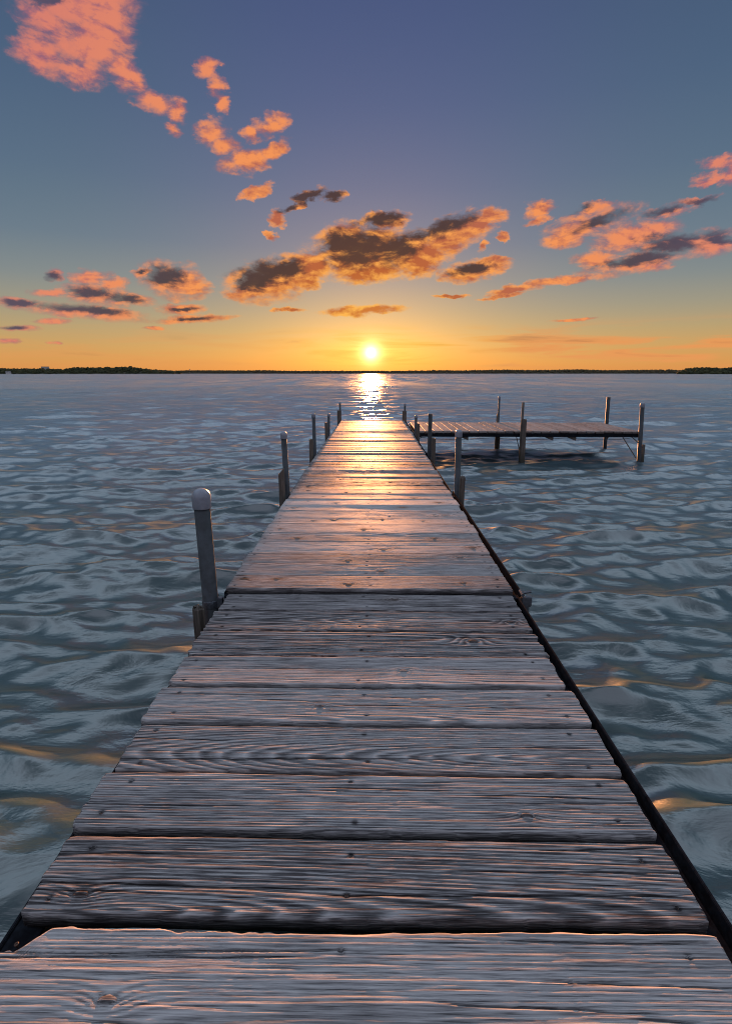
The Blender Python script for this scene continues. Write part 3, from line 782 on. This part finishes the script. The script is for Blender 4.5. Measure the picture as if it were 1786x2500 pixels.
def woods(dist, prof, depth, size, density, mat, label, seed):
    """many small leafy crowns standing on a hill as one far-off mass"""
    R = random.Random(seed)
    bm = bmesh.new(); bmesh.ops.create_icosphere(bm, subdivisions=2, radius=1)
    sv = np.array([v.co[:] for v in bm.verts]); sf = np.array([[v.index for v in f.verts] for f in bm.faces]); bm.free()
    az0, az1 = prof[0][0], prof[-1][0]
    N = int((az1-az0)*density)
    Vs, Fs = [], []; rs = np.random.RandomState(seed)
    for i in range(N):
        a = R.uniform(az0, az1); f = R.uniform(0, 1)
        e = np.interp(a, [p[0] for p in prof], [p[1] for p in prof])
        g = np.interp(f, [0, .05, .25, .6, 1], [0, .12, .45, .62, .45])
        hgt = np.radians(e)*dist
        w = size*R.uniform(.6, 1.3); h = w*R.uniform(.8, 1.25)
        zc = hgt*g*1.0 + hgt*.40*R.uniform(.3, .95)*(.35+.65*min(1, f*3)) - h*.35
        zc = min(zc, hgt - h*R.uniform(.65, 1.05)); zc = max(zc, h*.25)
        r = dist+depth*f*.9+size
        v = sv*(1+.30*rs.uniform(-1, 1, (len(sv), 1)))*np.array([w, w, h]) + np.array([r*sin(radians(a)), r*cos(radians(a)), zc])
        Fs.append(sf+len(Vs)*len(sv)); Vs.append(v)
    V = np.concatenate(Vs); F = np.concatenate(Fs)
    me = bpy.data.meshes.new('woods'); me.from_pydata(V.tolist(), [], F.tolist()); me.update()
    o = link('woods', me, mat)
    tag(o, label, 'woods', kind='stuff')

LEFT = [(-52, .5), (-46, .55), (-40, .45), (-35, .50), (-32, .48), (-30.2, .46), (-29.2, .62), (-27, .66), (-25.4, .72), (-24.2, .74), (-23.2, .50), (-21.8, .40), (-20.6, .30), (-19.9, .12)]
MID = [(-22, .28), (-18, .36), (-15, .34), (-11, .37), (-9.5, .30), (-6, .31), (0, .30), (3, .30), (7, .38), (9, .34), (11, .40), (14, .42), (17, .38), (21, .44), (23, .36), (25, .35), (28, .40), (30, .34), (33, .34)]
RIGHT = [(29.4, .18), (30.0, .50), (31, .62), (32.2, .58), (32.8, .50), (34, .72), (37, .90), (42, .8), (50, .7), (58, .5)]
hill('hills', 1900, LEFT, 420, M_HILL, 'low wooded bluff along the left shore')
hill('hills', 3600, MID, 500, M_HILL, 'thin low ridge along the far shore under the sun')
hill('hills', 1500, RIGHT, 320, M_HILL, 'dark wooded point at the right end of the shore')
woods(1900, LEFT, 420, 5.5, 70, M_WOODS, 'dark wooded bluff on the left shore of the lake', 3)
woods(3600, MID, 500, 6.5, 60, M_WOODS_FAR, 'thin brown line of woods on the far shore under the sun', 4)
woods(1500, RIGHT, 320, 5.0, 80, M_WOODS, 'darkest tree mass on the point at the right end of the shore', 5)

M_WALL = plain('pale_wall', (.55, .52, .50), .8, 0, .1, .4)
M_WIN = plain('window_band', (.06, .07, .08), .25, 0, .1, .5)
M_ROOF = plain('flat_roof', (.25, .23, .22), .8, 0, .1, .4)
def building(az, dist, w, d, h, z0, label, floors):
    a = radians(az); b = empty('shore_building', (dist*sin(a), dist*cos(a), z0)); b.rotation_euler = (0, 0, -a)
    tag(b, label, 'building')
    mb = MB(); mb.box(-w/2, w/2, 0, d, -3, h); mb.build('wall', M_WALL, b)
    mb = MB(); mb.box(-w/2-.4, w/2+.4, -.4, d+.4, h+.01, h+.6); mb.build('roof', M_ROOF, b)
    for k in range(floors):
        z = h*(k+.38)/floors
        mb = MB()
        n = max(2, int(w/3.2))
        for i in range(n):
            xc = -w/2 + w*(i+.5)/n
            mb.box(xc-.9, xc+.9, -.08, .2, z, z+h/floors*.42)
        mb.build('window_band', M_WIN, b)
building(-34.42, 1890, 13.5, 10, 6.3, 1.6, 'small pale flat roofed building low on the left shore near the frame edge', 2)
building(-31.55, 2120, 24, 12, 7.5, 16.2, 'wider grey building rising above the trees at the left shore', 2)
mast = MB(); a = radians(-18.9)
mast.lathe([(1.0, 0), (.7, 22), (.7, 23), (2.6, 24.5), (2.8, 27), (.9, 29)], 3550*sin(a), 3550*cos(a), 10)
tag(mast.build('water_tower', M_ROOF), 'tiny slim water tower above the far woods left of the sun', 'tower')
